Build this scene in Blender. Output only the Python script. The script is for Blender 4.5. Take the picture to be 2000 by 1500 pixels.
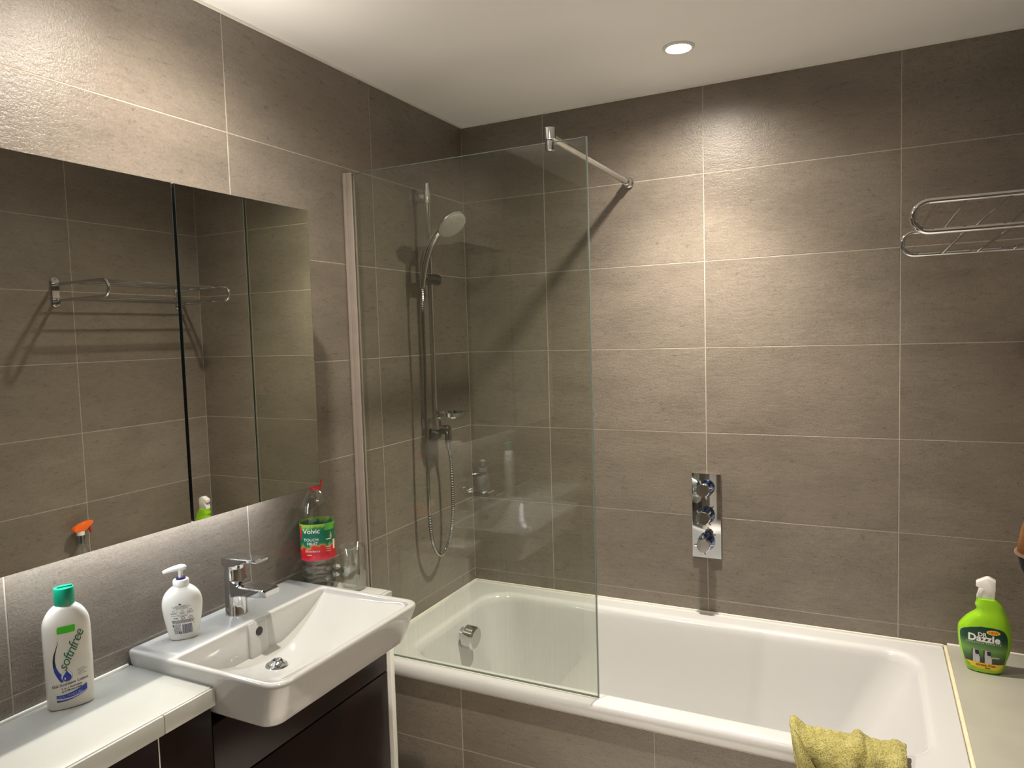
import bpy, bmesh, math, random
from mathutils import Vector, Matrix
random.seed(7)
R = math.radians
S = bpy.context.scene
for o in list(bpy.data.objects): bpy.data.objects.remove(o)

# ------------------------------------------------------------------ camera
H = 2.4                                   # ceiling height, metres
W = 1.903                                 # room width: mirror wall to rack wall
YF = -3.1                                 # wall behind the camera
cd = bpy.data.cameras.new('camera'); cam = bpy.data.objects.new('camera', cd); S.collection.objects.link(cam)
yaw, pit, rol = -0.461552, -0.067064, -0.029354
fw = Vector((math.sin(yaw)*math.cos(pit), math.cos(yaw)*math.cos(pit), math.sin(pit)))
rt = Vector((math.cos(yaw), -math.sin(yaw), 0)); up = rt.cross(fw)
r2 = rt*math.cos(rol) + up*math.sin(rol); u2 = -rt*math.sin(rol) + up*math.cos(rol)
M = Matrix((r2, u2, -fw)).transposed().to_4x4(); M.translation = (1.46965, -2.56039, 1.56132)
cam.matrix_world = M
cd.sensor_fit = 'HORIZONTAL'; cd.sensor_width = 36; cd.lens = 36*1404.83/2000; cd.clip_start = 0.02
S.camera = cam
# ------------------------------------------------------------------ world, exposure
wd = bpy.data.worlds.new('world'); S.world = wd; wd.use_nodes = True
wd.node_tree.nodes['Background'].inputs[0].default_value = (0.9, 0.85, 0.8, 1)
wd.node_tree.nodes['Background'].inputs[1].default_value = 0.05
vs = S.view_settings; vs.view_transform = 'Standard'; vs.look = 'None'; vs.exposure = 0.0; vs.gamma = 1.0; vs.use_curve_mapping = False
SPOT_COL = (1.0, 0.91, 0.79)
LED_COL = (0.93, 0.97, 1.0)
# x, y, beam watts, spill watts, beam degrees of the recessed ceiling lamps (first one in view, third one added to brighten the ceiling)
DOWNLIGHTS = [(0.961, -0.364, 128, 52, 97), (0.408, -1.46, 32, 68, 100), (1.12, -1.80, 410, 0, 50)]
LED_W = 1.9
ADDED_TOP_LED_W = 1.3  # added uplight on the cabinet top, lifts the ceiling brightness

# ------------------------------------------------------------------ node helpers / materials
MATS = {}
def new_mat(name):
    m = bpy.data.materials.new(name); m.use_nodes = True
    nt = m.node_tree; b = nt.nodes['Principled BSDF']; MATS[name] = m
    return m, nt, b
def N(nt, t, **k):
    n = nt.nodes.new(t)
    for a, v in k.items(): setattr(n, a, v)
    return n
def coords(nt, scale=(1, 1, 1), rnd=0.0, src='Object'):
    tc = N(nt, 'ShaderNodeTexCoord'); mp = N(nt, 'ShaderNodeMapping'); mp.inputs['Scale'].default_value = scale
    nt.links.new(tc.outputs[src], mp.inputs['Vector'])
    if rnd:
        oi = N(nt, 'ShaderNodeObjectInfo'); ml = N(nt, 'ShaderNodeMath', operation='MULTIPLY'); ml.inputs[1].default_value = rnd
        nt.links.new(oi.outputs['Random'], ml.inputs[0]); cx = N(nt, 'ShaderNodeCombineXYZ')
        for i in range(3): nt.links.new(ml.outputs[0], cx.inputs[i])
        nt.links.new(cx.outputs[0], mp.inputs['Location'])
    return mp.outputs[0]
def noise(nt, vec, scale, detail=4, rough=0.55):
    n = N(nt, 'ShaderNodeTexNoise'); n.inputs['Scale'].default_value = scale; n.inputs['Detail'].default_value = detail
    n.inputs['Roughness'].default_value = rough; nt.links.new(vec, n.inputs['Vector']); return n.outputs['Fac']
def ramp(nt, fac, stops):
    r = N(nt, 'ShaderNodeValToRGB'); e = r.color_ramp.elements
    while len(e) > 1: e.remove(e[-1])
    e[0].position, e[0].color = stops[0][0], (*stops[0][1], 1)
    for p, c in stops[1:]: x = e.new(p); x.color = (*c, 1)
    nt.links.new(fac, r.inputs[0]); return r.outputs[0]
def bump(nt, b, h, strength, dist):
    bp = N(nt, 'ShaderNodeBump'); bp.inputs['Strength'].default_value = strength; bp.inputs['Distance'].default_value = dist
    nt.links.new(h, bp.inputs['Height']); nt.links.new(bp.outputs[0], b.inputs['Normal'])
def mix2(nt, fac, a, b, blend='MIX'):
    m = N(nt, 'ShaderNodeMix', data_type='RGBA', blend_type=blend)
    if isinstance(fac, (int, float)): m.inputs[0].default_value = fac
    else: nt.links.new(fac, m.inputs[0])
    for i, v in ((6, a), (7, b)):
        if isinstance(v, tuple): m.inputs[i].default_value = (*v, 1)
        else: nt.links.new(v, m.inputs[i])
    return m.outputs[2]
def sc(c, k): return tuple(min(1, x*k) for x in c)
def plain(name, col, rough=0.4, metal=0.0, var=0.05, vscale=20, bmp=0.0, coat=0.0, spec=0.5, sub=0.0):
    """one surface: a base colour with faint procedural mottling"""
    m, nt, b = new_mat(name)
    v = coords(nt); n = noise(nt, v, vscale)
    nt.links.new(ramp(nt, n, [(0.3, sc(col, 1-var)), (0.7, sc(col, 1+var))]), b.inputs['Base Color'])
    b.inputs['Roughness'].default_value = rough; b.inputs['Metallic'].default_value = metal
    b.inputs['Coat Weight'].default_value = coat; b.inputs['Coat Roughness'].default_value = 0.05
    b.inputs['Specular IOR Level'].default_value = spec
    if sub: b.inputs['Subsurface Weight'].default_value = sub; b.inputs['Subsurface Radius'].default_value = (0.01, 0.01, 0.01)
    if bmp: bump(nt, b, noise(nt, v, vscale*8, 3), bmp, 0.002)
    return m
def tile_mat(name, base, rough):
    m, nt, b = new_mat(name)
    v = coords(nt, (1.4, 3.0, 1), rnd=60.0); v2 = coords(nt, (3, 10, 1), rnd=37.0); v3 = coords(nt, rnd=91.0)
    n1 = noise(nt, v, 3.0, 8, 0.62); n2 = noise(nt, v2, 9.0, 6, 0.7); n3 = noise(nt, v3, 190, 3, 0.65); n4 = noise(nt, v3, 55, 3, 0.6)
    c1 = ramp(nt, n1, [(0.28, sc(base, 0.84)), (0.5, base), (0.75, sc(base, 1.15))])
    c2 = ramp(nt, n2, [(0.3, (0.90, 0.90, 0.90)), (0.65, (1.05, 1.05, 1.04))])
    c3 = ramp(nt, n3, [(0.25, (0.70, 0.70, 0.70)), (0.5, (1, 1, 1)), (0.78, (1.2, 1.19, 1.16))])
    c4 = ramp(nt, n4, [(0.28, (0.45, 0.43, 0.41)), (0.345, (1, 1, 1))])
    c = mix2(nt, 1.0, c1, c2, 'MULTIPLY'); c = mix2(nt, 0.7, c, c3, 'MULTIPLY'); c = mix2(nt, 0.5, c, c4, 'MULTIPLY')
    oi = N(nt, 'ShaderNodeObjectInfo'); c = mix2(nt, 1.0, c, ramp(nt, oi.outputs['Random'], [(0, (0.95, 0.93, 0.92)), (1, (1.04, 1.04, 1.03))]), 'MULTIPLY')
    nt.links.new(c, b.inputs['Base Color'])
    rr = N(nt, 'ShaderNodeMapRange'); rr.inputs['To Min'].default_value = rough-0.07; rr.inputs['To Max'].default_value = rough+0.1
    nt.links.new(n2, rr.inputs['Value']); nt.links.new(rr.outputs[0], b.inputs['Roughness'])
    ad = N(nt, 'ShaderNodeMath', operation='ADD'); nt.links.new(n3, ad.inputs[0]); nt.links.new(n2, ad.inputs[1])
    bump(nt, b, ad.outputs[0], 0.7, 0.0013)
    b.inputs['Specular IOR Level'].default_value = 0.45
    return m
TILE = tile_mat('concrete_tile', (0.210, 0.180, 0.149), 0.28)
GROUT = plain('grout', (0.43, 0.38, 0.315), 0.85, var=0.12, vscale=60)
CEIL = plain('ceiling_paint', (0.92, 0.905, 0.88), 0.8, var=0.015, vscale=3, bmp=0.05)
FLOORM = plain('floor_tile', (0.78, 0.75, 0.70), 0.45, var=0.12, vscale=6)
CERAMIC = plain('ceramic', (0.475, 0.47, 0.455), 0.08, var=0.005, vscale=3, coat=0.5)
ACRYL = plain('bath_enamel', (0.64, 0.637, 0.632), 0.12, var=0.008, vscale=3, coat=0.4)
WORKTOP = plain('white_laminate', (0.455, 0.455, 0.42), 0.22, var=0.02, vscale=12)
LEDGE = plain('cream_ledge', (0.40, 0.39, 0.325), 0.3, var=0.05, vscale=9)
SEAL = plain('silicone', (0.86, 0.83, 0.75), 0.4)
YSEAL = plain('aged_silicone', (0.80, 0.73, 0.52), 0.5, var=0.08)
WHITEP = plain('white_plastic', (0.86, 0.85, 0.81), 0.3, coat=0.15, sub=0.15)
PEARL = plain('pearl_plastic', (0.80, 0.77, 0.70), 0.28, var=0.03, vscale=30, coat=0.2)
SOAPW = plain('soap_white', (0.84, 0.83, 0.78), 0.25, coat=0.2)
DARKW = plain('dark_cabinet', (0.011, 0.0045, 0.0042), 0.3, var=0.25, vscale=8, spec=0.22)
DARKC = plain('dark_carcass', (0.02, 0.015, 0.014), 0.6)
CHROME = plain('chrome', (0.68, 0.69, 0.71), 0.05, 1.0, var=0.01)
BLUE_REFL = plain('blue_reflection_chrome', (0.30, 0.40, 0.66), 0.09, 1.0, var=0.03)  # blue tint paints a reflection of blue clothing into the metal
DCHROME = plain('dark_chrome', (0.42, 0.42, 0.42), 0.12, 1.0)
ALU = plain('aluminium', (0.62, 0.60, 0.56), 0.25, 1.0)
MIRROR = plain('mirror_silver', (0.70, 0.71, 0.66), 0.008, 1.0, var=0.003, vscale=2)
MEDGE = plain('mirror_edge', (0.035, 0.042, 0.04), 0.2)
HOLE_DARK = plain('painted_hole_dark', (0.012, 0.012, 0.012), 0.5)
GREYR = plain('grey_rubber', (0.42, 0.41, 0.39), 0.5, var=0.1, vscale=200)
GREEN = plain('green_cap', (0.0, 0.30, 0.17), 0.35)
LIME = plain('lime_plastic', (0.30, 0.62, 0.015), 0.25, coat=0.3)
ORANGE = plain('orange_plastic', (0.95, 0.16, 0.02), 0.35)
REDP = plain('red_plastic', (0.62, 0.02, 0.03), 0.35)
PURPLE = plain('purple_ring', (0.02, 0.012, 0.12), 0.35)
BROWN = plain('brown_suede', (0.30, 0.13, 0.04), 0.9, var=0.35, vscale=60, bmp=0.6)
DBROWN = plain('dark_lining', (0.012, 0.008, 0.012), 0.7)
DOORW = plain('door_paint', (0.75, 0.73, 0.69), 0.4)
INK = {}
def ink(n, c): INK[n] = plain('print_'+n, c, 0.4)
for n, c in (('white', (0.85, 0.85, 0.82)), ('blue', (0.01, 0.035, 0.42)), ('navy', (0.01, 0.012, 0.05)), ('green', (0.02, 0.16, 0.08)), ('bright_green', (0.06, 0.58, 0.02)),
             ('grey', (0.20, 0.20, 0.26)), ('slate', (0.09, 0.09, 0.16)), ('lilac', (0.36, 0.36, 0.55)), ('red', (0.70, 0.02, 0.02)), ('yellow', (0.85, 0.62, 0.03)), ('leaf', (0.10, 0.42, 0.05)),
             ('light_blue', (0.35, 0.45, 0.85)), ('dark_red', (0.35, 0.03, 0.0)), ('silver', (0.55, 0.56, 0.55)), ('dark_green', (0.003, 0.05, 0.03)), ('pale_grey', (0.62, 0.62, 0.62))): ink(n, c)

def thin_glass(name, tint, stain=0.0, f0=0.04):
    """clear sheet: tinted straight transmission plus a Schlick surface reflection"""
    m = bpy.data.materials.new(name); m.use_nodes = True; nt = m.node_tree; nt.nodes.clear(); MATS[name] = m
    out = N(nt, 'ShaderNodeOutputMaterial'); tr = N(nt, 'ShaderNodeBsdfTransparent'); tr.inputs[0].default_value = (*tint, 1)
    gl = N(nt, 'ShaderNodeBsdfGlossy'); gl.inputs['Roughness'].default_value = 0.01; gl.inputs[0].default_value = (1, 1, 1, 1)
    lw = N(nt, 'ShaderNodeLayerWeight'); lw.inputs[0].default_value = 0.5
    pw = N(nt, 'ShaderNodeMath', operation='POWER'); pw.inputs[1].default_value = 5; nt.links.new(lw.outputs['Facing'], pw.inputs[0])
    ma = N(nt, 'ShaderNodeMath', operation='MULTIPLY_ADD'); ma.inputs[1].default_value = 1-f0; ma.inputs[2].default_value = f0
    nt.links.new(pw.outputs[0], ma.inputs[0])
    mx = N(nt, 'ShaderNodeMixShader'); nt.links.new(ma.outputs[0], mx.inputs[0]); nt.links.new(tr.outputs[0], mx.inputs[1]); nt.links.new(gl.outputs[0], mx.inputs[2])
    last = mx.outputs[0]
    if stain:
        v = coords(nt, (170, 170, 1.2)); n = noise(nt, v, 1.0, 3); v2 = coords(nt, (3, 3, 2.2)); n2 = noise(nt, v2, 1.0, 3)
        sx = N(nt, 'ShaderNodeSeparateXYZ'); tc = N(nt, 'ShaderNodeTexCoord'); nt.links.new(tc.outputs['Object'], sx.inputs[0])
        mr = N(nt, 'ShaderNodeMapRange'); mr.inputs['From Min'].default_value = 0.95; mr.inputs['From Max'].default_value = 0.62
        mr.inputs['To Min'].default_value = 0.12; nt.links.new(sx.outputs[2], mr.inputs['Value'])
        a = ramp(nt, n, [(0.42, (0, 0, 0)), (0.75, (1, 1, 1))]); c = ramp(nt, n2, [(0.3, (0.15,)*3), (0.6, (1, 1, 1))])
        q = mix2(nt, 1.0, a, c, 'MULTIPLY'); k = N(nt, 'ShaderNodeMath', operation='MULTIPLY'); nt.links.new(q, k.inputs[0]); nt.links.new(mr.outputs[0], k.inputs[1])
        k2 = N(nt, 'ShaderNodeMath', operation='MULTIPLY'); k2.inputs[1].default_value = stain; nt.links.new(k.outputs[0], k2.inputs[0])
        df = N(nt, 'ShaderNodeBsdfDiffuse'); df.inputs[0].default_value = (0.8, 0.8, 0.77, 1)
        m2 = N(nt, 'ShaderNodeMixShader'); nt.links.new(k2.outputs[0], m2.inputs[0]); nt.links.new(last, m2.inputs[1]); nt.links.new(df.outputs[0], m2.inputs[2]); last = m2.outputs[0]
    nt.links.new(last, out.inputs[0]); return m
SCREEN = thin_glass('screen_glass', (0.865, 0.885, 0.845), 0.10, 0.045)
GEDGE = plain('glass_edge', (0.17, 0.215, 0.19), 0.15)
PET = thin_glass('clear_plastic', (0.93, 0.94, 0.935), 0, 0.09)
TUMBLER = thin_glass('tumbler_glass', (0.93, 0.945, 0.93), 0, 0.11)
WATERM = thin_glass('water', (0.86, 0.875, 0.865), 0, 0.05)
def emit(name, col, s):
    m, nt, b = new_mat(name); b.inputs['Emission Color'].default_value = (*col, 1); b.inputs['Emission Strength'].default_value = s
    nt.links.new(ramp(nt, noise(nt, coords(nt), 3), [(0, sc(col, 0.98)), (1, col)]), b.inputs['Base Color']); return m
LAMP = emit('lamp_lens', (1, 0.92, 0.82), 40); LEDM = emit('led_strip', LED_COL, 6)

# ------------------------------------------------------------------ mesh helpers
col = S.collection
def tag(o, label=None, cat=None, group=None, kind=None):
    for k, v in (('label', label), ('category', cat), ('group', group), ('kind', kind)):
        if v: o[k] = v
    return o
def empty(name, loc=(0, 0, 0), rz=0.0, label=None, cat=None, group=None, kind=None):
    o = bpy.data.objects.new(name, None); col.objects.link(o); o.location = loc; o.rotation_euler = (0, 0, rz); o.empty_display_size = 0.05
    return tag(o, label, cat, group, kind)
def obj(name, bm, mat, parent=None, smooth=35, label=None):
    me = bpy.data.meshes.new(name); bmesh.ops.recalc_face_normals(bm, faces=bm.faces); bm.to_mesh(me); bm.free()
    if smooth:
        for p in me.polygons: p.use_smooth = True
        me.set_sharp_from_angle(angle=R(smooth))
    me.materials.append(mat); o = bpy.data.objects.new(name, me); col.objects.link(o)
    if parent: o.parent = parent
    if label: o['label'] = label
    return o
def box(bm, x0, x1, y0, y1, z0, z1, bev=0.0, seg=2):
    r = bmesh.ops.create_cube(bm, size=1); vs_ = r['verts']
    for v in vs_: v.co = Vector(((x0+x1)/2+v.co.x*(x1-x0), (y0+y1)/2+v.co.y*(y1-y0), (z0+z1)/2+v.co.z*(z1-z0)))
    if bev:
        es = list({e for v in vs_ for e in v.link_edges})
        bmesh.ops.bevel(bm, geom=es, offset=bev, segments=seg, profile=0.5, affect='EDGES')
    return bm
def bx(*a, **k): return box(bmesh.new(), *a, **k)
def loft(rings, cap0=True, cap1=True, bm=None, closed=True):
    bm = bm or bmesh.new(); L = [[bm.verts.new(p) for p in r] for r in rings]
    for a, b in zip(L, L[1:]):
        n = len(a)
        for i in range(n if closed else n-1):
            j = (i+1) % n
            try: bm.faces.new((a[i], a[j], b[j], b[i]))
            except ValueError: pass
    if cap0: bm.faces.new(L[0][::-1])
    if cap1: bm.faces.new(L[-1])
    return bm
def lathe(prof, seg=32, bm=None, cap0=True, cap1=True, c=(0, 0), n=2.0, sx=1.0, sy=1.0):
    rings = []
    for r, z in prof:
        ring = []
        for i in range(seg):
            t = 2*math.pi*i/seg; ct, st = math.cos(t), math.sin(t)
            if n != 2:
                ct = math.copysign(abs(ct)**(2/n), ct); st = math.copysign(abs(st)**(2/n), st)
            ring.append((c[0]+r*ct*sx, c[1]+r*st*sy, z))
        rings.append(ring)
    return loft(rings, cap0, cap1, bm)
def xform(bm, m, verts=None):
    bmesh.ops.transform(bm, matrix=m, verts=verts or bm.verts); return bm
def frames(pts):
    P = [Vector(p) for p in pts]; T = []
    for i in range(len(P)):
        a = P[max(i-1, 0)]; b = P[min(i+1, len(P)-1)]; T.append((b-a).normalized())
    u = T[0].orthogonal().normalized(); out = []
    for p, t in zip(P, T):
        u = (u - t*u.dot(t)).normalized(); out.append((p, t, u, t.cross(u)))
    return out
def tube(pts, rad, seg=12, bm=None):
    rs = rad if isinstance(rad, (list, tuple)) else [rad]*len(pts); rings = []
    for (p, t, u, w), r in zip(frames(pts), rs):
        rings.append([p+u*(r*math.cos(2*math.pi*i/seg))+w*(r*math.sin(2*math.pi*i/seg)) for i in range(seg)])
    return loft(rings, bm=bm)
def cyl(a, b, r, seg=20, bm=None, r2=None, ch=0.0):
    a, b = Vector(a), Vector(b); d = (b-a).normalized(); r2 = r if r2 is None else r2
    if ch: return tube([a, a+d*1e-5, a+d*ch, b-d*ch, b-d*1e-5, b], [1e-4, r-ch, r, r2, r2-ch, 1e-4], seg, bm)
    return tube([a, b], [r, r2], seg, bm)
def smooth_path(pts, n=8):
    P = [Vector(p) for p in pts]; P = [P[0]*2-P[1]] + P + [P[-1]*2-P[-2]]; out = []
    for i in range(1, len(P)-2):
        a, b, c, d = P[i-1:i+3]
        for k in range(n):
            t = k/n; out.append(0.5*((2*b)+(c-a)*t+(2*a-5*b+4*c-d)*t*t+(3*b-a-3*c+d)*t**3))
    return out + [P[-2]]
def rrect(x0, x1, y0, y1, r, z, k=8, rs=None, es=0):
    rs = rs or (r, r, r, r); out = []
    cs = ((x1, y1, 0, rs[0]), (x0, y1, 90, rs[1]), (x0, y0, 180, rs[2]), (x1, y0, 270, rs[3]))
    for cx, cy, a, rr in cs:
        ox = cx - math.copysign(rr, cx-(x0+x1)/2); oy = cy - math.copysign(rr, cy-(y0+y1)/2)
        for i in range(k+1):
            t = R(a+90*i/k); out.append((ox+rr*math.cos(t), oy+rr*math.sin(t), z))
    if es:                                    # extra points along the four straight sides
        q = []; n = k+1
        for c in range(4):
            q += out[c*n:(c+1)*n]; a_, b_ = Vector(out[c*n+n-1]), Vector(out[((c+1)*n) % (4*n)])
            q += [tuple(a_.lerp(b_, i/(es+1))) for i in range(1, es+1)]
        return q
    return out
def prism(poly, d0, d1, bev=0.0):
    """polygon in (u, z), extruded along y from d0 to d1"""
    bm = bmesh.new(); a = [bm.verts.new((u, d0, z)) for u, z in poly]; b = [bm.verts.new((u, d1, z)) for u, z in poly]
    bm.faces.new(a); bm.faces.new(b[::-1])
    for i in range(len(a)): j = (i+1) % len(a); bm.faces.new((a[j], a[i], b[i], b[j]))
    if bev: bmesh.ops.bevel(bm, geom=list(bm.edges), offset=bev, segments=2, profile=0.5, affect='EDGES')
    return bm

# ------------------------------------------------------------------ room shell with individual tiles
TL, TH_, GJ, TT = 0.6, 0.3, 0.0030, 0.008
_tmesh = {}
def tile_mesh(w, h):
    k = (round(w, 4), round(h, 4))
    if k not in _tmesh:
        bm = bx(GJ/2, w-GJ/2, GJ/2, h-GJ/2, 0, TT)
        es = [e for e in bm.edges if all(abs(v.co.z-TT) < 1e-6 for v in e.verts)]
        bmesh.ops.bevel(bm, geom=es, offset=0.0004, segments=1, affect='EDGES')
        me = bpy.data.meshes.new('tile'); bmesh.ops.recalc_face_normals(bm, faces=bm.faces); bm.to_mesh(me); bm.free(); me.materials.append(TILE); _tmesh[k] = me
    return _tmesh[k]
def lay(parent, origin, U, V, us, vs2, skip=None):
    """tiles over the grid of joint positions us x vs2; origin + u*U + v*V, faces along U x V"""
    U, V = Vector(U), Vector(V); Nn = U.cross(V); rot = Matrix((U, V, Nn)).transposed().to_4x4()
    for a, b in zip(us, us[1:]):
        for c, d in zip(vs2, vs2[1:]):
            if skip and skip(a, b, c, d): continue
            o = bpy.data.objects.new('tile', tile_mesh(b-a, d-c)); col.objects.link(o); o.parent = parent
            m = rot.copy(); m.translation = Vector(origin)+U*a+V*c; o.matrix_local = m
def struct(name, bm, mat, label=None, cat=None):
    return tag(obj(name, bm, mat, smooth=0), label, cat, kind='structure')
TW = 0.0052                     # grout face lies this far behind the tile face
zs = [i*0.3 for i in range(9)]
wl = struct('wall_left', bx(-0.1, -TW+0.0045, YF, 0.1, 0, H), GROUT, 'grey-brown tiled wall behind mirror cabinet and basin', 'wall')
ys = [0.0, 0.5958] + [0.5958+0.6*i for i in range(1, 5)] + [-YF]
lay(wl, (-TT, 0, 0), (0, 1, 0), (0, 0, 1), [-v for v in ys[::-1]], zs)
wb = struct('wall_back', bx(-0.1, W+0.1, TW-0.0045, 0.1, 0, H), GROUT, 'grey-brown tiled wall behind the bath with shower valve', 'wall')
xs = [0.0, 0.3564, 0.9564, 1.5564, W]
lay(wb, (0, TT, 0), (1, 0, 0), (0, 0, 1), xs, zs)
wr = struct('wall_right', bx(W+TW-0.0045, W+0.1, YF, 0.1, 0, H), GROUT, 'tiled wall with towel rack seen in the mirror', 'wall')
yr = [0.0, 0.645, 1.245, 1.845, 2.445, -YF]
lay(wr, (W+TT, 0, 0), (0, -1, 0), (0, 0, 1), yr, zs)
wf = struct('wall_front', bx(-0.1, W+0.1, YF-0.1, YF-TW+0.0045, 0, H), GROUT, 'tiled wall behind the camera', 'wall')
lay(wf, (0, YF-TT, 0), (-1, 0, 0), (0, 0, 1), [-W, -1.86, -1.26, -0.66, -0.06, 0], zs, lambda a, b, c, d: -1.5 < (a+b)/2 < -0.6 and c < 2.05)
dr = struct('door_1', bx(0.66, 1.26, YF-0.012, YF+0.02, 0.0, 2.1, bev=0.003), DOORW, 'white painted door behind the camera', 'door')
for x in (0.72, 1.0):
    for z in (0.2, 1.15): obj('door_panel', bx(x, x+0.2, YF+0.018, YF+0.026, z, z+0.75, bev=0.004), DOORW, dr)
obj('door_handle', cyl((1.2, YF+0.06, 1.0), (1.09, YF+0.06, 1.0), 0.009, bm=cyl((1.2, YF+0.015, 1.0), (1.2, YF+0.065, 1.0), 0.01)), CHROME, dr)
struct('floor', bx(-0.1, W+0.1, YF-0.1, 0.1, -0.1, 0), FLOORM, 'beige tiled bathroom floor', 'floor')
struct('ceiling', bx(-0.1, W+0.1, YF-0.1, 0.1, H, H+0.1), CEIL, 'off-white painted ceiling', 'ceiling')
bm = bx(0.0005, W-0.0005, -0.007, -0.0005, H-0.006, H-0.0003); box(bm, 0.0005, 0.007, YF, -0.0005, H-0.006, H-0.0003); box(bm, W-0.007, W-0.0005, YF, -0.0005, H-0.006, H-0.0003)
struct('trim_1', bm, SEAL, 'thin off-white sealant line where tiles meet the ceiling', 'trim')

# ------------------------------------------------------------------ downlights
def downlight(x, y, watts, spill, cone, label):
    t = empty('ceiling_downlight', (x, y, H), 0, label, 'downlight', 'recessed ceiling downlights')
    pr = [(0.036, -0.0005), (0.047, -0.0005), (0.047, -0.003), (0.044, -0.006), (0.038, -0.006), (0.034, -0.003), (0.033, -0.0008)]
    obj('trim_ring', lathe(pr, 40, cap0=False, cap1=False), DOORW, t)
    obj('lamp', lathe([(0.0325, -0.001), (0.0325, -0.004), (0.02, -0.0045), (0.001, -0.0045)], 32), LAMP, t)
    for w_, c_ in ((watts, cone), (spill, 165)):
        if not w_: continue
        ld = bpy.data.lights.new('lamp_light', 'SPOT'); ld.energy = w_; ld.color = SPOT_COL; ld.spot_size = R(c_); ld.spot_blend = 1.0; ld.shadow_soft_size = 0.022
        lo = bpy.data.objects.new('lamp_light', ld); col.objects.link(lo); lo.parent = t; lo.location = (0, 0, -0.014)
for i, d in enumerate(DOWNLIGHTS):
    downlight(*d, ('lit white recessed downlight in the ceiling above the bath', 'recessed ceiling downlight above the mirror cabinet', 'added unseen downlight over the floor to brighten the ceiling')[i])

# ------------------------------------------------------------------ bath, panel, ledge
bath = empty('bathtub', (0.84, -0.38, 0), 0, 'white enamel bathtub along the back tiled wall', 'bathtub')
def loc(o, t): o.location = -t.location if o.parent == t else o.location; return o
BX1, BY0, RZ = 1.683, -0.768, 0.55
def orr(i, z, dy=0): return rrect(0.003+i*0.2, BX1-i*0.2, BY0+i+dy, -0.003-i*0.2, 0.008, z, 10)
def irr(i, z, xr=0.0, xl=0.0, r=0.11): return rrect(0.125+i+xl, 1.607-i-xr, -0.698+i, -0.092-i, 0, z, 10, (r*0.9, r, r, r*0.8))
rings = [orr(0.035, 0.50), orr(0.012, 0.502), orr(0.002, 0.512), orr(0.0, 0.525), orr(0.003, 0.539), orr(0.010, 0.547), orr(0.02, RZ),
         orr(0.026, RZ), irr(-0.020, RZ), irr(-0.014, RZ), irr(-0.007, 0.549), irr(0.0, 0.545), irr(0.006, 0.537), irr(0.010, 0.52), irr(0.018, 0.46, 0.02, 0.0), irr(0.03, 0.36, 0.06, 0.005), irr(0.045, 0.25, 0.10, 0.01),
         irr(0.06, 0.18, 0.13, 0.015), irr(0.085, 0.145, 0.16, 0.02), irr(0.13, 0.128, 0.17, 0.03), irr(0.2, 0.12, 0.17, 0.05, 0.08), irr(0.28, 0.118, 0.1, 0.1, 0.015)]
loc(obj('tub_shell', loft(rings, cap0=False), ACRYL, bath, 50), bath)
bm = bx(0.001, 0.008, -0.735, -0.001, RZ-0.004, RZ+0.006, bev=0.002); box(bm, 0.001, BX1, -0.008, -0.001, RZ-0.004, RZ+0.006, bev=0.002)
loc(obj('sealant_bead', bm, SEAL, bath), bath)
f = cyl((0.128, -0.352, 0.474), (0.150, -0.352, 0.472), 0.030, 28); cyl((0.150, -0.352, 0.472), (0.196, -0.352, 0.468), 0.042, 32, f, ch=0.006)
fl = loc(obj('overflow_filler', f, CHROME, bath, label='round chrome bath filler and overflow knob'), bath)
panel = empty('front_panel', (0.84, -0.735, 0)); panel['label'] = 'grey-brown tiled front panel'
loc(obj('backing', bx(0.001, W-0.001, -0.7342, -0.715, 0.0, 0.497), GROUT, panel, 0), panel)
lay(panel, (-0.84, 0.008, 0), (1, 0, 0), (0, 0, 1), [0.001]+xs[1:-1]+[W-0.001], [0.0, 0.298, 0.496])
loc(obj('bead', bx(0.001, BX1, -0.749, -0.728, 0.496, 0.5045, bev=0.003), SEAL, panel), panel)
panel.parent = bath; panel.location -= bath.location
led = empty('bath_ledge', (1.796, -0.375, 0), 0, 'cream tiled ledge at the foot of the bath beside the right wall', 'ledge')
loc(obj('top_slab', bx(1.692, W-0.001, -0.75, -0.001, 0.51, 0.555, bev=0.002), LEDGE, led), led)
loc(obj('grout_joint', bx(1.683, 1.692, -0.755, -0.001, 0.515, 0.5535, bev=0.002), YSEAL, led, label='yellowed sealant joint between bath and ledge'), led)
loc(obj('wall_bead', bx(1.692, W-0.001, -0.009, -0.0005, 0.553, 0.561, bev=0.002), SEAL, led), led)

# ------------------------------------------------------------------ shower screen
GY = -0.735
scr = empty('shower_screen', (0.4, GY, 0.55), 0, 'frameless clear glass shower screen standing on the bath rim', 'shower screen')
g = loc(obj('glass_pane', bx(0.027, 0.8, GY-0.003, GY+0.003, 0.556, 2.077), SCREEN, scr, 0), scr)
bm = bx(0.8, 0.803, GY-0.003, GY+0.003, 0.556, 2.077); box(bm, 0.027, 0.803, GY-0.003, GY+0.003, 2.077, 2.0785); box(bm, 0.027, 0.803, GY-0.003, GY+0.003, 0.553, 0.556)
ge = obj('polished_edge', bm, GEDGE, g, 0)
bm = bx(0.0005, 0.012, GY-0.016, GY+0.016, 0.553, 2.08, bev=0.002); box(bm, 0.010, 0.030, GY-0.010, GY-0.0035, 0.553, 2.08, bev=0.0015); box(bm, 0.010, 0.030, GY+0.0035, GY+0.010, 0.553, 2.08, bev=0.0015)
loc(obj('wall_profile', bm, plain('bronze_profile', (0.34, 0.29, 0.25), 0.35), scr), scr)
loc(obj('bottom_seal', bx(0.03, 0.803, GY-0.006, GY+0.006, 0.5485, 0.553), SEAL, scr), scr)
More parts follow.
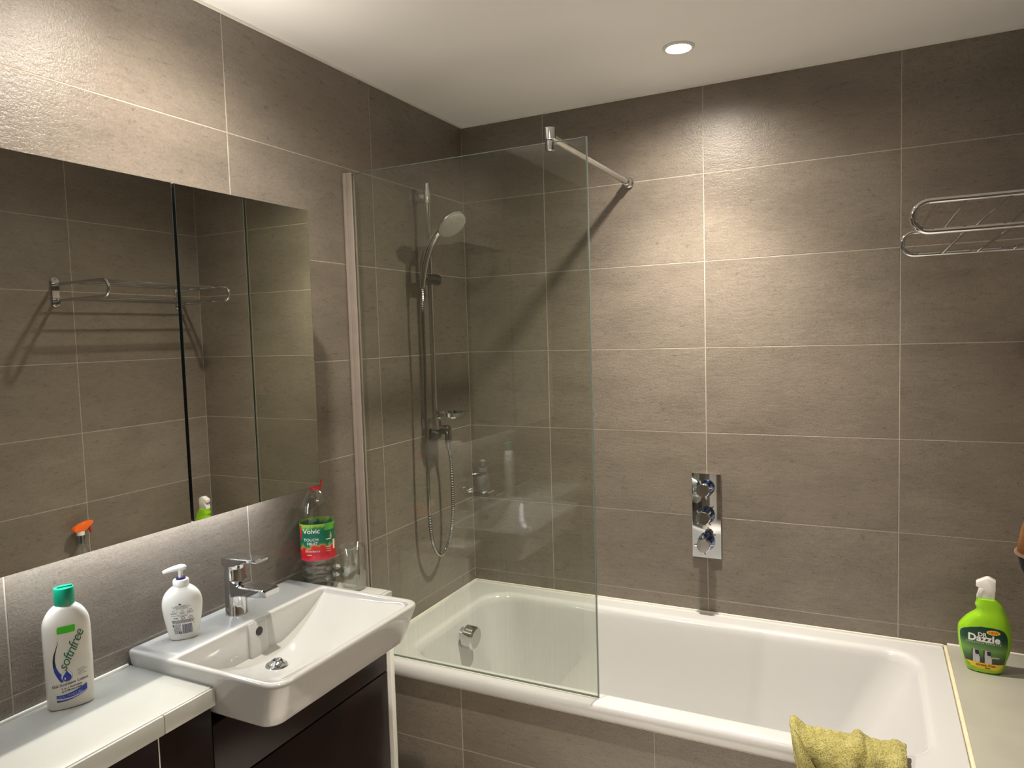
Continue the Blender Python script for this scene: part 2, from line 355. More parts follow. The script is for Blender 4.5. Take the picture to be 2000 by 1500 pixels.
sa = loc(obj('support_arm', cyl((0.697, GY+0.014, 2.092), (0.692, -0.018, 2.098), 0.0108, 18), CHROME, scr), scr)
bm = cyl((0.697, GY, 2.083), (0.697, GY, 2.116), 0.0165, 24, ch=0.002); cyl((0.697, GY, 2.054), (0.697, GY, 2.083), 0.0125, 24, bm, ch=0.002); cyl((0.697, GY, 2.092), (0.697, GY+0.02, 2.092), 0.012, 18, bm)
obj('glass_clamp', bm, CHROME, sa)
bm = cyl((0.692, -0.0005, 2.098), (0.692, -0.014, 2.098), 0.019, 24, ch=0.004); cyl((0.692, -0.012, 2.098), (0.692, -0.045, 2.0975), 0.0150, 20, bm, ch=0.003)
obj('wall_flange', bm, CHROME, sa)

# ------------------------------------------------------------------ shower rail, hand shower
RX, RY = 0.055, -0.352
rail = empty('shower_rail', (0, RY, 1.7), 0, 'chrome vertical shower slide rail on the left wall behind the glass', 'shower rail')
loc(obj('rail_tube', cyl((RX, RY, 1.235), (RX, RY, 2.112), 0.0095, 20, ch=0.002), CHROME, rail), rail)
for z in (2.062, 1.25):
    bm = bx(0.001, RX+0.004, RY-0.011, RY+0.011, z-0.018, z+0.018, bev=0.004); cyl((RX, RY, z-0.022), (RX, RY, z+0.022), 0.0135, 20, bm)
    loc(obj('wall_bracket', bm, CHROME, rail), rail)
bm = cyl((RX, RY-0.05, 1.772), (RX, RY+0.048, 1.772), 0.021, 28, ch=0.004)
sl = loc(obj('slider', bm, DCHROME, rail, label='dark chrome slider holding the hand shower'), rail)
cra = tube([(RX, RY-0.040, 1.772), (RX+0.012, RY-0.056, 1.768)], [0.016, 0.014], 16)
obj('cradle', cra, DCHROME, sl)
bm = lathe([(0.001, 1.270), (0.040, 1.270), (0.047, 1.276), (0.049, 1.290), (0.046, 1.290), (0.044, 1.279), (0.038, 1.275), (0.001, 1.275)], 36, c=(0.105, RY+0.03)); tube([(RX, RY, 1.275), (0.075, RY+0.012, 1.273)], 0.008, 10, bm)
loc(obj('soap_dish', bm, CHROME, rail), rail)
elb = empty('shower_outlet', (0, -0.275, 1.215), 0, 'chrome wall outlet elbow feeding the shower hose', 'shower outlet')
EY = -0.275
loc(obj('wall_plate', bx(0.001, 0.012, EY-0.032, EY+0.032, 1.182, 1.248, bev=0.004), DCHROME, elb), elb)
bm = cyl((0.01, EY, 1.217), (0.066, EY, 1.217), 0.018, 24, ch=0.003); cyl((0.06, EY, 1.217), (0.06, EY, 1.17), 0.0125, 20, bm)
loc(obj('elbow', bm, DCHROME, elb), elb)
hs = empty('hand_shower', (0.18, -0.40, 1.95), 0, 'chrome hand shower with round grey spray face held on the rail', 'hand shower')
hp = smooth_path([(0.060, -0.414, 1.735), (0.062, -0.410, 1.772), (0.068, -0.406, 1.82), (0.086, -0.403, 1.873), (0.115, -0.401, 1.918), (0.140, -0.400, 1.942)], 6)
hr = [0.0095+0.006*min(1, i/12)-0.002*max(0, i-18)/12 for i in range(len(hp))]
loc(obj('handle', tube(hp, hr, 18), CHROME, hs), hs)
hn = Vector((0.66, -0.124, -0.735)).normalized(); hc = Vector((0.182, -0.400, 1.950))
rotq = Vector((0, 0, -1)).rotation_difference(hn).to_matrix().to_4x4()
hb = lathe([(0.001, 0.026), (0.020, 0.025), (0.040, 0.018), (0.053, 0.008), (0.057, 0.0), (0.056, -0.005), (0.052, -0.006)], 40)
mt = Matrix.Translation(hc) @ rotq
head = loc(obj('shower_head', xform(hb, mt), CHROME, hs), hs)
fb = lathe([(0.0515, -0.004), (0.0505, -0.0085), (0.044, -0.0105), (0.001, -0.011)], 40, cap0=False)
obj('spray_face', xform(fb, mt), GREYR, head, label='pale grey spray plate with rubber nozzles')
nb = bmesh.new()
for k, rr in enumerate((0.01, 0.02, 0.03, 0.04)):
    for i in range(6+6*k):
        a = 2*math.pi*i/(6+6*k); lathe([(0.0014, -0.0105), (0.0009, -0.0130)], 6, nb, c=(rr*math.cos(a), rr*math.sin(a)))
no = obj('nozzles', xform(nb, mt), GREYR, head); no['kind'] = 'stuff'
hose = smooth_path([(0.06, EY, 1.172), (0.06, EY+0.004, 1.14), (0.060, -0.262, 1.098), (0.06, -0.258, 0.98), (0.06, -0.264, 0.883), (0.058, -0.288, 0.803), (0.056, -0.350, 0.762), (0.056, -0.400, 0.823), (0.057, -0.417, 0.938),
                    (0.058, -0.418, 1.124), (0.058, -0.412, 1.399), (0.059, -0.415, 1.635), (0.060, -0.414, 1.735)], 26)
ho = loc(obj('hose', tube(hose, [0.0068 if i % 2 else 0.0058 for i in range(len(hose))], 12), DCHROME, hs, 20), hs)
obj('hose_nut', cyl((0.06, EY, 1.183), (0.06, EY+0.002, 1.145), 0.0105, 12), CHROME, ho)

# ------------------------------------------------------------------ thermostatic valve
val = empty('shower_valve', (0.9555, 0, 0.9035), 0, 'tall chrome shower valve plate with three round knobs on back wall', 'shower valve')
loc(obj('plate', bx(0.905, 1.006, -0.010, -0.0005, 0.752, 1.055, bev=0.0015), CHROME, val), val)
for i, z in enumerate((1.007, 0.909, 0.812)):
    kn = loc(obj('knob', cyl((0.956, -0.052, z), (0.956, -0.074, z), 0.0235, 32, ch=0.002), CHROME, val), val)
    obj('shaft', cyl((0.956, -0.010, z), (0.956, -0.052, z), 0.0205, 28, bm=cyl((0.956, -0.010, z), (0.956, -0.020, z), 0.030, 28)), BLUE_REFL, kn)
    a0 = (0.35, 0.75, 0.1)[i]
    for k in range(4):
        a = a0+k*math.pi/2; c, s = math.cos(a), math.sin(a)
        obj('pin', cyl((0.956+0.018*c, -0.058, z+0.018*s), (0.956+0.034*c, -0.058, z+0.034*s), 0.0035, 10, ch=0.001), CHROME, kn)

# ------------------------------------------------------------------ towel rack
rk = empty('towel_rack', (W, -0.425, 1.795), 0, 'chrome towel rack of looped rods on the right tiled wall', 'towel rack')
ZU, ZD, XT = 1.828, 1.762, 1.556
for y in (-0.72, -0.13):
    r_ = (ZU-ZD)/2; pts = [(W-0.008, y, ZU)] + [(XT+r_+(W-XT-r_)*(1-t), y, ZU) for t in (0.5, 0.9, 1.0)]
    pts += [(XT+r_-r_*math.sin(R(a)), y, (ZU+ZD)/2+r_*math.cos(R(a))) for a in range(12, 180, 12)] + [(XT+r_+(W-XT-r_)*t, y, ZD) for t in (0, 0.1, 0.5)] + [(W-0.008, y, ZD)]
    loc(obj('arm', tube(pts, 0.0068, 14), CHROME, rk), rk)
    bm = loft([[(W-d, y+0.017*ss*math.cos(t), 1.795+math.copysign(0.045, math.sin(t))+0.017*ss*math.sin(t)) for t in [2*math.pi*(i+0.5)/32 for i in range(32)]] for d, ss in ((0.0005, 1.0), (0.007, 1.0), (0.009, 0.85))])
    for z in (ZU, ZD): cyl((W-0.005, y, z), (W-0.032, y, z), 0.0095, 16, bm)
    bp = loc(obj('bracket', bm, CHROME, rk), rk)
    for z in (1.848, 1.742): obj('screw', cyl((W-0.008, y, z), (W-0.0105, y, z), 0.005, 12), DCHROME, bp)
for x, z in ((1.60, ZU), (1.66, ZU), (1.735, ZU), (1.81, ZU), (1.66, ZD), (1.745, ZD), (1.83, ZD)):
    loc(obj('rung', cyl((x, -0.72, z), (x, -0.13, z), 0.0035, 10), DCHROME, rk), rk)

# ------------------------------------------------------------------ mirror cabinet
mc = empty('mirror_cabinet', (0, -1.517, 1.185), 0, 'two-door mirror cabinet on the left wall with light beneath', 'mirror cabinet')
MX, MZ0, MZ1 = 0.182, 1.186, 1.896
loc(obj('carcass', bx(0.001, 0.160, -1.913, -1.122, MZ0+0.004, MZ1-0.004, bev=0.001), DARKC, mc), mc)
for y0, y1 in ((-1.918, -1.5195), (-1.5120, -1.117)):
    d = loc(obj('door', bx(0.162, MX-0.003, y0, y1, MZ0, MZ1), MEDGE, mc, 0), mc)
    obj('mirror_pane', bx(MX-0.003, MX, y0+0.0006, y1-0.0006, MZ0+0.0006, MZ1-0.0006), MIRROR, d, 0)
    bm = bmesh.new()
    for a, b, c, e in ((y0, y1, MZ1-0.0006, MZ1), (y0, y1, MZ0, MZ0+0.0006), (y1-0.0006, y1, MZ0, MZ1), (y0, y0+0.0006, MZ0, MZ1)): box(bm, MX-0.003, MX, a, b, c, e)
    obj('pane_edge', bm, MEDGE, d, 0)
loc(obj('led_strip', bx(0.035, 0.050, -1.89, -1.15, MZ0-0.001, MZ0+0.0035), LEDM, mc, 0), mc)
la = bpy.data.lights.new('led_light', 'AREA'); la.shape = 'RECTANGLE'; la.size = 0.74; la.size_y = 0.015; la.energy = LED_W; la.color = LED_COL
lo = bpy.data.objects.new('led_light', la); col.objects.link(lo); lo.parent = mc; lo.location = (0.0425, 0, -0.004); lo.rotation_euler = (0, 0, R(90))
loc(obj('led_strip', bx(0.135, 0.150, -1.89, -1.15, MZ1-0.0045, MZ1-0.001), LEDM, mc, 0), mc)  # added strip on the unseen cabinet top, only to brighten the ceiling
la = bpy.data.lights.new('led_light', 'AREA'); la.shape = 'RECTANGLE'; la.size = 0.74; la.size_y = 0.015; la.energy = ADDED_TOP_LED_W; la.color = SPOT_COL
lo = bpy.data.objects.new('led_light', la); col.objects.link(lo); lo.parent = mc; la.spread = R(105); lo.location = (0.1425, 0, MZ1+0.003-1.185); lo.rotation_euler = (R(180), 0, R(90))  # upward fill light of the added top strip

# ------------------------------------------------------------------ vanity: worktop, cabinets, basin, tap
wt = empty('worktop', (0.13, -1.5, 0.82), 0, 'white worktop running along the left wall either side of the basin', 'worktop')
for y0, y1 in ((-2.05, -1.553), (-1.064, -0.945)):
    s_ = loc(obj('slab', bx(0.001, 0.258, y0, y1, 0.822, 0.857, bev=0.003), WORKTOP, wt), wt)
loc(obj('edging', bx(0.2575, 0.264, -2.05, -1.6725, 0.818, 0.8555, bev=0.0015), WORKTOP, wt), wt)
loc(obj('edging', bx(0.2575, 0.264, -1.6715, -1.553, 0.818, 0.8555, bev=0.0015), WORKTOP, wt), wt)
loc(obj('edging', bx(0.2575, 0.270, -1.064, -0.945, 0.830, 0.8555, bev=0.0015), WORKTOP, wt), wt)
loc(obj('sealant_bead', bx(0.0005, 0.007, -2.05, -1.56, 0.856, 0.863, bev=0.002), SEAL, wt), wt)
sd = empty('side_cabinet', (0.13, -1.86, 0), 0, 'dark brown cabinet under the left end of the worktop', 'cabinet')
loc(obj('carcass', bx(0.002, 0.236, -2.05, -1.684, 0.001, 0.8195), DARKC, sd, 0), sd)
d = loc(obj('door', bx(0.238, 0.257, -2.048, -1.6845, 0.08, 0.816, bev=0.001), DARKW, sd), sd)
loc(obj('edge_strip', bx(0.240, 0.2575, -1.6842, -1.6815, 0.08, 0.8175), ALU, sd), sd)
bc = empty('basin_cabinet', (0.13, -1.32, 0), 0, 'dark brown vanity cabinet under the white basin', 'cabinet')
loc(obj('carcass', bx(0.002, 0.236, -1.680, -0.966, 0.001, 0.76), DARKC, bc, 0), bc)
loc(obj('front_panel', bx(0.238, 0.257, -1.681, -1.560, 0.08, 0.8175, bev=0.001), DARKW, bc), bc)
loc(obj('drawer', bx(0.238, 0.257, -1.558, -0.966, 0.633, 0.775, bev=0.001), DARKW, bc), bc)
loc(obj('drawer', bx(0.238, 0.257, -1.558, -0.966, 0.30, 0.629, bev=0.001), DARKW, bc), bc)
loc(obj('drawer', bx(0.238, 0.257, -1.558, -0.966, 0.08, 0.296, bev=0.001), DARKW, bc), bc)
loc(obj('end_panel', bx(0.002, 0.268, -0.963, -0.945, 0.001, 0.8215, bev=0.001), WHITEP, bc, label='white end panel facing the bath'), bc)

bs = empty('wash_basin', (0.2, -1.308, 0.892), 0, 'white ceramic wash basin set into the worktop', 'wash basin')
BZ = 0.892
def bo(i, z, x1=0.445, xb=0.001, dy=0.0, r=0.035): return rrect(xb+i*0.3, x1-i, -1.558+i+dy, -1.059-i-dy, 0, z, 8, (r, 0.006, 0.006, r), 20)
IX0, IX1, IY0, IY1 = 0.137, 0.428, -1.544, -1.076
def floor_z(x, y):
    t = min(1, abs((y-(-1.315))/0.245)); s = (x-IX0)/(IX1-IX0)
    return BZ-0.006-0.090*max(0, 1-t**1.9)*(1-0.55*max(0, (s-0.62)/0.38)**1.6)
def bi(i, mode, k=10):
    pts = rrect(IX0+i, IX1-i*1.0, IY0+i, IY1-i, 0, 0, 8, (max(0.03-i, 0.004), max(0.012-i, 0.003), max(0.012-i, 0.003), max(0.03-i, 0.004)), 20)
    return [(x, y, mode if isinstance(mode, float) else floor_z(x, y)) for x, y, _ in pts]
rings = [bo(0, 0.787, 0.398, 0.19, 0.024, 0.03), bo(0, 0.789, 0.404, 0.185, 0.020, 0.033), bo(0, 0.795, 0.411, 0.18, 0.016), bo(0, 0.83, 0.425, 0.05, 0.009), bo(0, 0.86, 0.436, 0.002, 0.0035), bo(0, 0.882, 0.444, 0.001, 0.0005), bo(0.0005, 0.887), bo(0.002, 0.8905), bo(0.005, BZ),
         bi(-0.004, BZ), bi(-0.001, BZ-0.001), bi(0.001, BZ-0.004), bi(0.0025, 0.0 or None)]
for i in (0.006, 0.012, 0.02, 0.03, 0.04, 0.05, 0.06, 0.07, 0.08, 0.09, 0.10, 0.11, 0.12, 0.13, 0.14): rings.append(bi(i, None))
loc(obj('bowl', loft(rings, cap0=True, cap1=True), CERAMIC, bs, 55), bs)
bm = lathe([(0.001, 0.0), (0.0245, 0.0), (0.026, 0.002), (0.0245, 0.004), (0.019, 0.003), (0.018, -0.002)], 32, cap1=False)
ds = loc(obj('drain_ring', xform(bm, Matrix.Translation((0.214, -1.333, floor_z(0.214, -1.333)+0.001))), CHROME, bs), bs)
bm = lathe([(0.001, 0.003), (0.0165, 0.003), (0.017, 0.006), (0.013, 0.010), (0.001, 0.012)], 28); xform(bm, Matrix.Translation((0.214, -1.333, floor_z(0.214, -1.333)+0.003)) @ Matrix.Rotation(R(24), 4, 'X'))
obj('plug', bm, CHROME, ds)
bm = loft([rrect(IX0-0.004, IX0+0.009-0.004*abs(k), -1.345, -1.287, 0, z, 4, (0.005, 0.001, 0.001, 0.005)) for z, k in ((BZ-0.0965, 0), (BZ-0.05, 0), (BZ-0.012, 0.2), (BZ-0.004, 1.2))])
loc(obj('overflow_channel', bm, CERAMIC, bs), bs)
loc(obj('overflow_dark_disc', cyl((IX0+0.004, -1.316, 0.864), (IX0+0.0098, -1.316, 0.864), 0.0105, 24), HOLE_DARK, bs), bs)  # solid black disc, paints the dark inside of the overflow opening
bm = tube(smooth_path([(0.045, -1.530, BZ+0.0003), (0.037, -1.520, BZ+0.0003), (0.047, -1.512, BZ+0.0003), (0.038, -1.505, BZ+0.0003), (0.047, -1.498, BZ+0.0003), (0.040, -1.490, BZ+0.0003), (0.042, -1.478, BZ+0.0003)], 5), 0.0007, 6)
loc(obj('maker_mark', bm, INK['pale_grey'], bs, label='faint grey maker mark printed on the basin deck'), bs)

tp = empty('basin_tap', (0.058, -1.302, BZ), 0, 'chrome single lever mixer tap on the basin deck', 'tap')
obj('tap_body', lathe([(0.001, 0), (0.0275, 0), (0.0275, 0.003), (0.0262, 0.006), (0.0255, 0.05), (0.0250, 0.112), (0.024, 0.114), (0.024, 0.117), (0.0250, 0.119), (0.0250, 0.128), (0.001, 0.129)], 40), CHROME, tp)
def slab_path(st, bev=0.003):
    rg = []
    for x, z0, z1, w in st:
        b = min(bev, (z1-z0)*0.45); rg.append([(x, -w+b, z0), (x, w-b, z0), (x, w, z0+b), (x, w, z1-b), (x, w-b, z1), (x, -w+b, z1), (x, -w, z1-b), (x, -w, z0+b)])
    return loft(rg)
TAPC = plain('tap_chrome', (0.62, 0.63, 0.65), 0.05, 1.0, var=0.01)
obj('spout', slab_path([(0.0, 0.044, 0.092, 0.0242), (0.016, 0.048, 0.090, 0.0242), (0.026, 0.051, 0.082, 0.0241), (0.036, 0.053, 0.077, 0.0240), (0.07, 0.056, 0.077, 0.0238), (0.105, 0.058, 0.078, 0.0236), (0.118, 0.060, 0.078, 0.0234), (0.124, 0.063, 0.075, 0.022)], 0.0025), TAPC, tp)
obj('lever', slab_path([(-0.026, 0.122, 0.140, 0.012), (-0.022, 0.122, 0.142, 0.02), (-0.008, 0.122, 0.145, 0.0252), (0.022, 0.125, 0.146, 0.0250), (0.034, 0.131, 0.146, 0.0238), (0.060, 0.137, 0.147, 0.0225), (0.092, 0.139, 0.148, 0.0210), (0.094, 0.1405, 0.1465, 0.0195)], 0.002), TAPC, tp)
wk = empty('chrome_fitting', (0, -0.865, 0.858), 0, 'small round chrome fitting on the wall behind the tumbler', 'fitting')
bm = cyl((0.001, 0, 0), (0.010, 0, 0), 0.021, 24, ch=0.003); cyl((0.008, 0, 0), (0.03, 0, 0), 0.009, 16, bm); obj('stem', bm, CHROME, wk)
obj('cap', cyl((0.028, 0, 0), (0.046, 0, 0), 0.018, 24, ch=0.004), CHROME, wk)

# ------------------------------------------------------------------ printing helpers
DG = None
def text_polys(s, size, shear=0.0, offset=0.0, align='CENTER', space=1.0):
    cu = bpy.data.curves.new('t', 'FONT'); cu.body = s; cu.size = size; cu.align_x = align; cu.align_y = 'CENTER'; cu.shear = shear; cu.offset = offset; cu.resolution_u = 3; cu.space_character = space
    o = bpy.data.objects.new('t', cu); col.objects.link(o); dg = bpy.context.evaluated_depsgraph_get(); dg.update()
    me = bpy.data.meshes.new_from_object(o.evaluated_get(dg), depsgraph=dg)
    vs_ = [(v.co.x, v.co.y) for v in me.vertices]; fs = [tuple(p.vertices) for p in me.polygons]
    bpy.data.objects.remove(o); bpy.data.curves.remove(cu); bpy.data.meshes.remove(me); return vs_, fs
class Print:
    """flat print laid on a bottle: (u, z) on the front mapped to the curved surface"""
    def __init__(s, surf): s.surf = surf; s.bms = {}
    def bm(s, c): return s.bms.setdefault(c, bmesh.new())
    def text(s, st, u, z, size, c, ang=0.0, d=0.0005, **k):
        v, f_ = text_polys(st, size, **k); ca, sa_ = math.cos(R(ang)), math.sin(R(ang)); b = s.bm(c)
        V = [b.verts.new(s.surf(u+x*ca-y*sa_, z+x*sa_+y*ca, d)) for x, y in v]
        for q in f_:
            try: b.faces.new([V[i] for i in q])
            except ValueError: pass
    def rows(s, rows, c, n=8, d=0.0003):
        fine = [rows[0]]
        for a, e in zip(rows, rows[1:]):
            m_ = max(1, int(abs(e[0]-a[0])/0.003)); fine += [tuple(p+(q-p)*i/m_ for p, q in zip(a, e)) for i in range(1, m_+1)]
        rows = fine; b = s.bm(c); L = [[b.verts.new(s.surf(u0+(u1-u0)*i/n, z, d)) for i in range(n+1)] for z, u0, u1 in rows]
        for a, e in zip(L, L[1:]):
            for i in range(n): b.faces.new((a[i], a[i+1], e[i+1], e[i]))
    def rect(s, u0, u1, z0, z1, c, d=0.0003, n=4): s.rows([(z0, u0, u1), ((z0+z1)/2, u0, u1), (z1, u0, u1)], c, n, d)
    def ellipse(s, u, z, a, b_, c, d=0.0003, n=12, bot=None):
        s.rows([(z+b_*math.sin(t), u-a*math.cos(t)-1e-5, u+a*math.cos(t)+1e-5) for t in [-math.pi/2+math.pi*i/n for i in range(n+1)]], c, 6, d)
    def build(s, parent, name='print'):
        for c, b in s.bms.items(): obj(name, b, INK[c] if isinstance(c, str) else c, parent, 0)['kind'] = 'stuff'
def interp(tab, z):
    if z <= tab[0][0]: return tab[0][1:]
    for a, b in zip(tab, tab[1:]):
        if z <= b[0]:
            t = (z-a[0])/(b[0]-a[0]); return tuple(p+(q-p)*t for p, q in zip(a[1:], b[1:]))
    return tab[-1][1:]
def bottle(tab, n, seg=48, c0=True, c1=True):
    """tab rows: z, centre u, half width, half depth"""
    rings = []
    for z, c, a, b in tab:
        ring = []
        for i in range(seg):
            t = 2*math.pi*i/seg; ct, st = math.cos(t), math.sin(t)
            ring.append((c+a*math.copysign(abs(ct)**(2/n), ct), b*math.copysign(abs(st)**(2/n), st), z))
        rings.append(ring)
    return loft(rings, c0, c1)
def surf_of(tab, n):
    def s(u, z, d=0.0003):
        c, a, b = interp(tab, z); q = min(0.985, abs(u-c)/a); return (u, -b*(1-q**n)**(1/n)-d, z)
    return s
def dense(tab, m=6):
    """smooth a coarse outline table"""
    P = [tab[0]]+list(tab)+[tab[-1]]; out = []
    for i in range(1, len(P)-2):
        a, b, c, d = P[i-1:i+3]
        for k in range(m):
            t = k/m; out.append(tuple(0.5*((2*b[j])+(c[j]-a[j])*t+(2*a[j]-5*b[j]+4*c[j]-d[j])*t*t+(3*b[j]-a[j]-3*c[j]+d[j])*t**3) for j in range(4)))
    out.append(tab[-1]); out.sort(key=lambda r: r[0]); return out
def face_cam(x, y, extra=0.0):
    dx, dy = 1.46965-x, -2.56039-y; return math.atan2(dx, -dy)+R(extra)

# ------------------------------------------------------------------ lotion bottle
lx, ly = 0.050, -1.716
lot = empty('lotion_bottle', (lx, ly, 0.857), face_cam(lx, ly, 4), 'pearl white lotion bottle with green cap on the worktop', 'bottle')
tb = dense([(0.0, 0, 0.034, 0.018), (0.002, 0, 0.038, 0.021), (0.006, 0, 0.0402, 0.0225), (0.05, 0, 0.0412, 0.0235), (0.10, 0, 0.0415, 0.024), (0.145, 0, 0.0415, 0.024), (0.165, 0, 0.0408, 0.0238), (0.178, 0, 0.0375, 0.0225), (0.190, 0, 0.031, 0.0205), (0.198, 0, 0.0235, 0.0185), (0.202, 0, 0.017, 0.016), (0.2055, 0, 0.015, 0.015)], 4)
obj('bottle_body', bottle(tb, 2.5), PEARL, lot, 50)
bm = lathe([(0.001, 0.203), (0.0170, 0.203), (0.0178, 0.2045), (0.0178, 0.233), (0.0168, 0.2365), (0.001, 0.2368)], 40)
cap = obj('cap', bm, GREEN, lot, label='green flip cap')
obj('flip_lid', xform(bx(-0.011, 0.015, -0.0035, 0.0035, 0.2362, 0.2400, bev=0.0014), Matrix.Identity(4)), GREEN, cap)
p = Print(surf_of(tb, 2.5))
p.rows([(0.152, -0.016, 0.010), (0.153, -0.018, 0.012), (0.160, -0.018, 0.013), (0.165, -0.017, 0.013), (0.166, -0.015, 0.011)], 'bright_green')
p.text('softnfree', 0.0035, 0.1155, 0.0255, 'green', ang=64, shear=0.35, space=0.88)
p.text('CREATION', 0.0145, 0.120, 0.0028, 'slate', ang=64)
sw = [(0.140, -0.0185, -0.0183), (0.132, -0.0190, -0.0180), (0.122, -0.0225, -0.0208), (0.112, -0.0260, -0.0232), (0.100, -0.0278, -0.0242), (0.088, -0.0278, -0.0228)]
p.rows(sw, 'navy', 3); p.rows([(0.088, -0.0278, -0.0228), (0.078, -0.0262, -0.0190), (0.070, -0.0235, -0.0140), (0.063, -0.0205, -0.0118), (0.056, -0.0165, -0.0130)], 'blue', 4)
p.ellipse(-0.0060, 0.0660, 0.0098, 0.0112, 'lilac', 0.0003); p.ellipse(-0.0062, 0.0668, 0.0090, 0.0100, 'white', 0.0005)
p.rows([(0.0570, -0.0080, -0.0040), (0.0580, -0.0106, -0.0014), (0.0610, -0.0132, 0.0010), (0.0645, -0.0138, 0.0016), (0.0680, -0.0126, 0.0004), (0.0720, -0.0096, -0.0026), (0.0760, -0.0072, -0.0050), (0.0795, -0.0062, -0.0060)], 'blue', 6, 0.0007)
p.ellipse(-0.0095, 0.0625, 0.0012, 0.0026, 'white', 0.0009, 6)
for i, s_ in enumerate(('nourishes', '• moisturises', '• softens', '• adds shine')): p.text(s_, 0.0105, 0.0745-i*0.0036, 0.0036, 'slate', ang=8, align='LEFT')
p.text('Gel Activator Lotion', -0.001, 0.0515, 0.0073, 'navy', ang=6, offset=0.0001); p.text('2 in 1 Activator', 0.001, 0.0438, 0.0056, 'navy', ang=6, offset=0.0001); p.text('and Moisturiser', 0.001, 0.0385, 0.0056, 'navy', ang=6, offset=0.0001)
def band(off, h0, h1, c):                       # curved banner, rows across u instead of z
    b = p.bm(c); L = []
    for i in range(13):
        u = -0.0255+0.052*i/12; q = (i-6)/6; zc = 0.024+0.0045*q+0.004*(q*q)+off; w = h0+(h1-h0)*i/12
        L.append([b.verts.new(p.surf(u, zc-w/2, 0.0004)), b.verts.new(p.surf(u, zc+w/2, 0.0004))])
    for a, e in zip(L, L[1:]): b.faces.new((a[0], e[0], e[1], a[1]))
band(0.004, 0.006, 0.0125, 'blue'); band(-0.0042, 0.0035, 0.0006, 'blue')
p.text('HEALTHY', -0.0105, 0.0268, 0.0064, 'light_blue', ang=3, d=0.0007); p.text('CURL', 0.0105, 0.0288, 0.0070, 'light_blue', ang=9, d=0.0007, offset=0.0001)
p.build(lot)

# ------------------------------------------------------------------ soap dispenser
sx_, sy_ = 0.060, -1.458
sp = empty('soap_dispenser', (sx_, sy_, BZ), face_cam(sx_, sy_, -3), 'white hand soap pump bottle on the basin deck', 'soap dispenser')
tb = dense([(0.0, 0, 0.026, 0.016), (0.0015, 0, 0.0295, 0.0185), (0.006, 0, 0.0312, 0.0195), (0.03, 0, 0.0362, 0.0215), (0.055, 0, 0.0405, 0.0235), (0.078, 0, 0.0428, 0.0245), (0.095, 0, 0.0405, 0.0238), (0.107, 0, 0.0345, 0.0215), (0.116, 0, 0.026, 0.0185), (0.121, 0, 0.019, 0.0165), (0.1235, 0, 0.0165, 0.0158)], 4)
obj('bottle_body', bottle(tb, 2.2), SOAPW, sp, 50)
pm = obj('pump_collar', lathe([(0.001, 0.122), (0.0170, 0.122), (0.0174, 0.1235), (0.0174, 0.134), (0.0160, 0.1365), (0.001, 0.1368)], 36), WHITEP, sp)
obj('pump_ring', lathe([(0.001, 0.136), (0.0104, 0.136), (0.0104, 0.1405), (0.001, 0.141)], 28), PURPLE, pm, label='dark purple ring')
obj('pump_stem', lathe([(0.0048, 0.140), (0.0044, 0.150), (0.0062, 0.158)], 20), WHITEP, pm)
st = smooth_path([(0.0125, 0, 0.1600), (0.008, 0, 0.1618), (-0.002, 0, 0.1628), (-0.016, 0, 0.1610), (-0.028, 0, 0.1582), (-0.036, 0, 0.1560)], 4)
hd = tube(st, [0.0015+0.0062*math.sin(min(1, (i+1)/8)*math.pi/2)-0.0038*max(0, (i-6))/14 for i in range(len(st))], 16)
obj('pump_head', hd, WHITEP, pm)
p = Print(surf_of(tb, 2.2)); p.ellipse(-0.0040, 0.0852, 0.0024, 0.0016, 'navy')
def dashes(u0, u1, z, h, c, seed, gap=0.3):
    rnd = random.Random(seed); u = u0
    while u < u1-0.0008:
        w = min(rnd.uniform(0.0012, 0.0042), u1-u); p.rect(u, u+w, z, z+h, c, n=2); u += w+rnd.uniform(0.0005, 0.0012)
for i, (a, b) in enumerate(((-0.0135, 0.0105), (-0.0210, 0.0195), (-0.0180, 0.0150), (-0.0130, 0.0120))): dashes(a, b, 0.0815-i*0.0024, 0.0011, 'grey', i)
for u in (-0.0110, 0.0110): p.rect(u, u+0.0005, 0.0600, 0.0735, 'grey', n=1)
p.rect(-0.011, 0.0115, 0.0592, 0.0598, 'grey')
for u in (-0.0180, 0.0, 0.0175): p.ellipse(u, 0.0700, 0.0026, 0.0024, 'grey', n=8); p.ellipse(u, 0.0700, 0.0017, 0.0016, SOAPW, 0.0005, 8); dashes(u-0.006, u+0.006, 0.0648, 0.001, 'slate', int(u*1e4)+50); dashes(u-0.0045, u+0.0045, 0.0630, 0.0009, 'grey', int(u*1e4)+90)
dashes(-0.023, -0.012, 0.0588, 0.0008, 'grey', 7); dashes(-0.008, 0.010, 0.0566, 0.001, 'slate', 8)
p.text('YYP', -0.0140, 0.0525, 0.0052, 'slate', offset=0.0002)
for u in (0.0005, 0.0165): p.ellipse(u, 0.0525, 0.0042, 0.0036, 'slate', n=10); p.ellipse(u, 0.0525, 0.0032, 0.0027, SOAPW, 0.0005, 10); p.rect(u-0.0016, u+0.0016, 0.0518, 0.0530, 'slate', 0.0007)
for i in range(4): dashes(-0.0225+0.0006*i, 0.0245-0.0006*i, 0.0468-i*0.0019, 0.0013, 'grey' if i % 2 else 'slate', 20+i)
for i in range(11): dashes(-0.0205+0.0003*i, -0.0045, 0.0375-i*0.0021, 0.0011, 'grey', 40+i)
p.rect(-0.0212, -0.0196, 0.034, 0.0385, 'navy'); p.text('U', -0.0058, 0.0182, 0.0075, 'navy', offset=0.0004)
rnd = random.Random(3); u = -0.0015
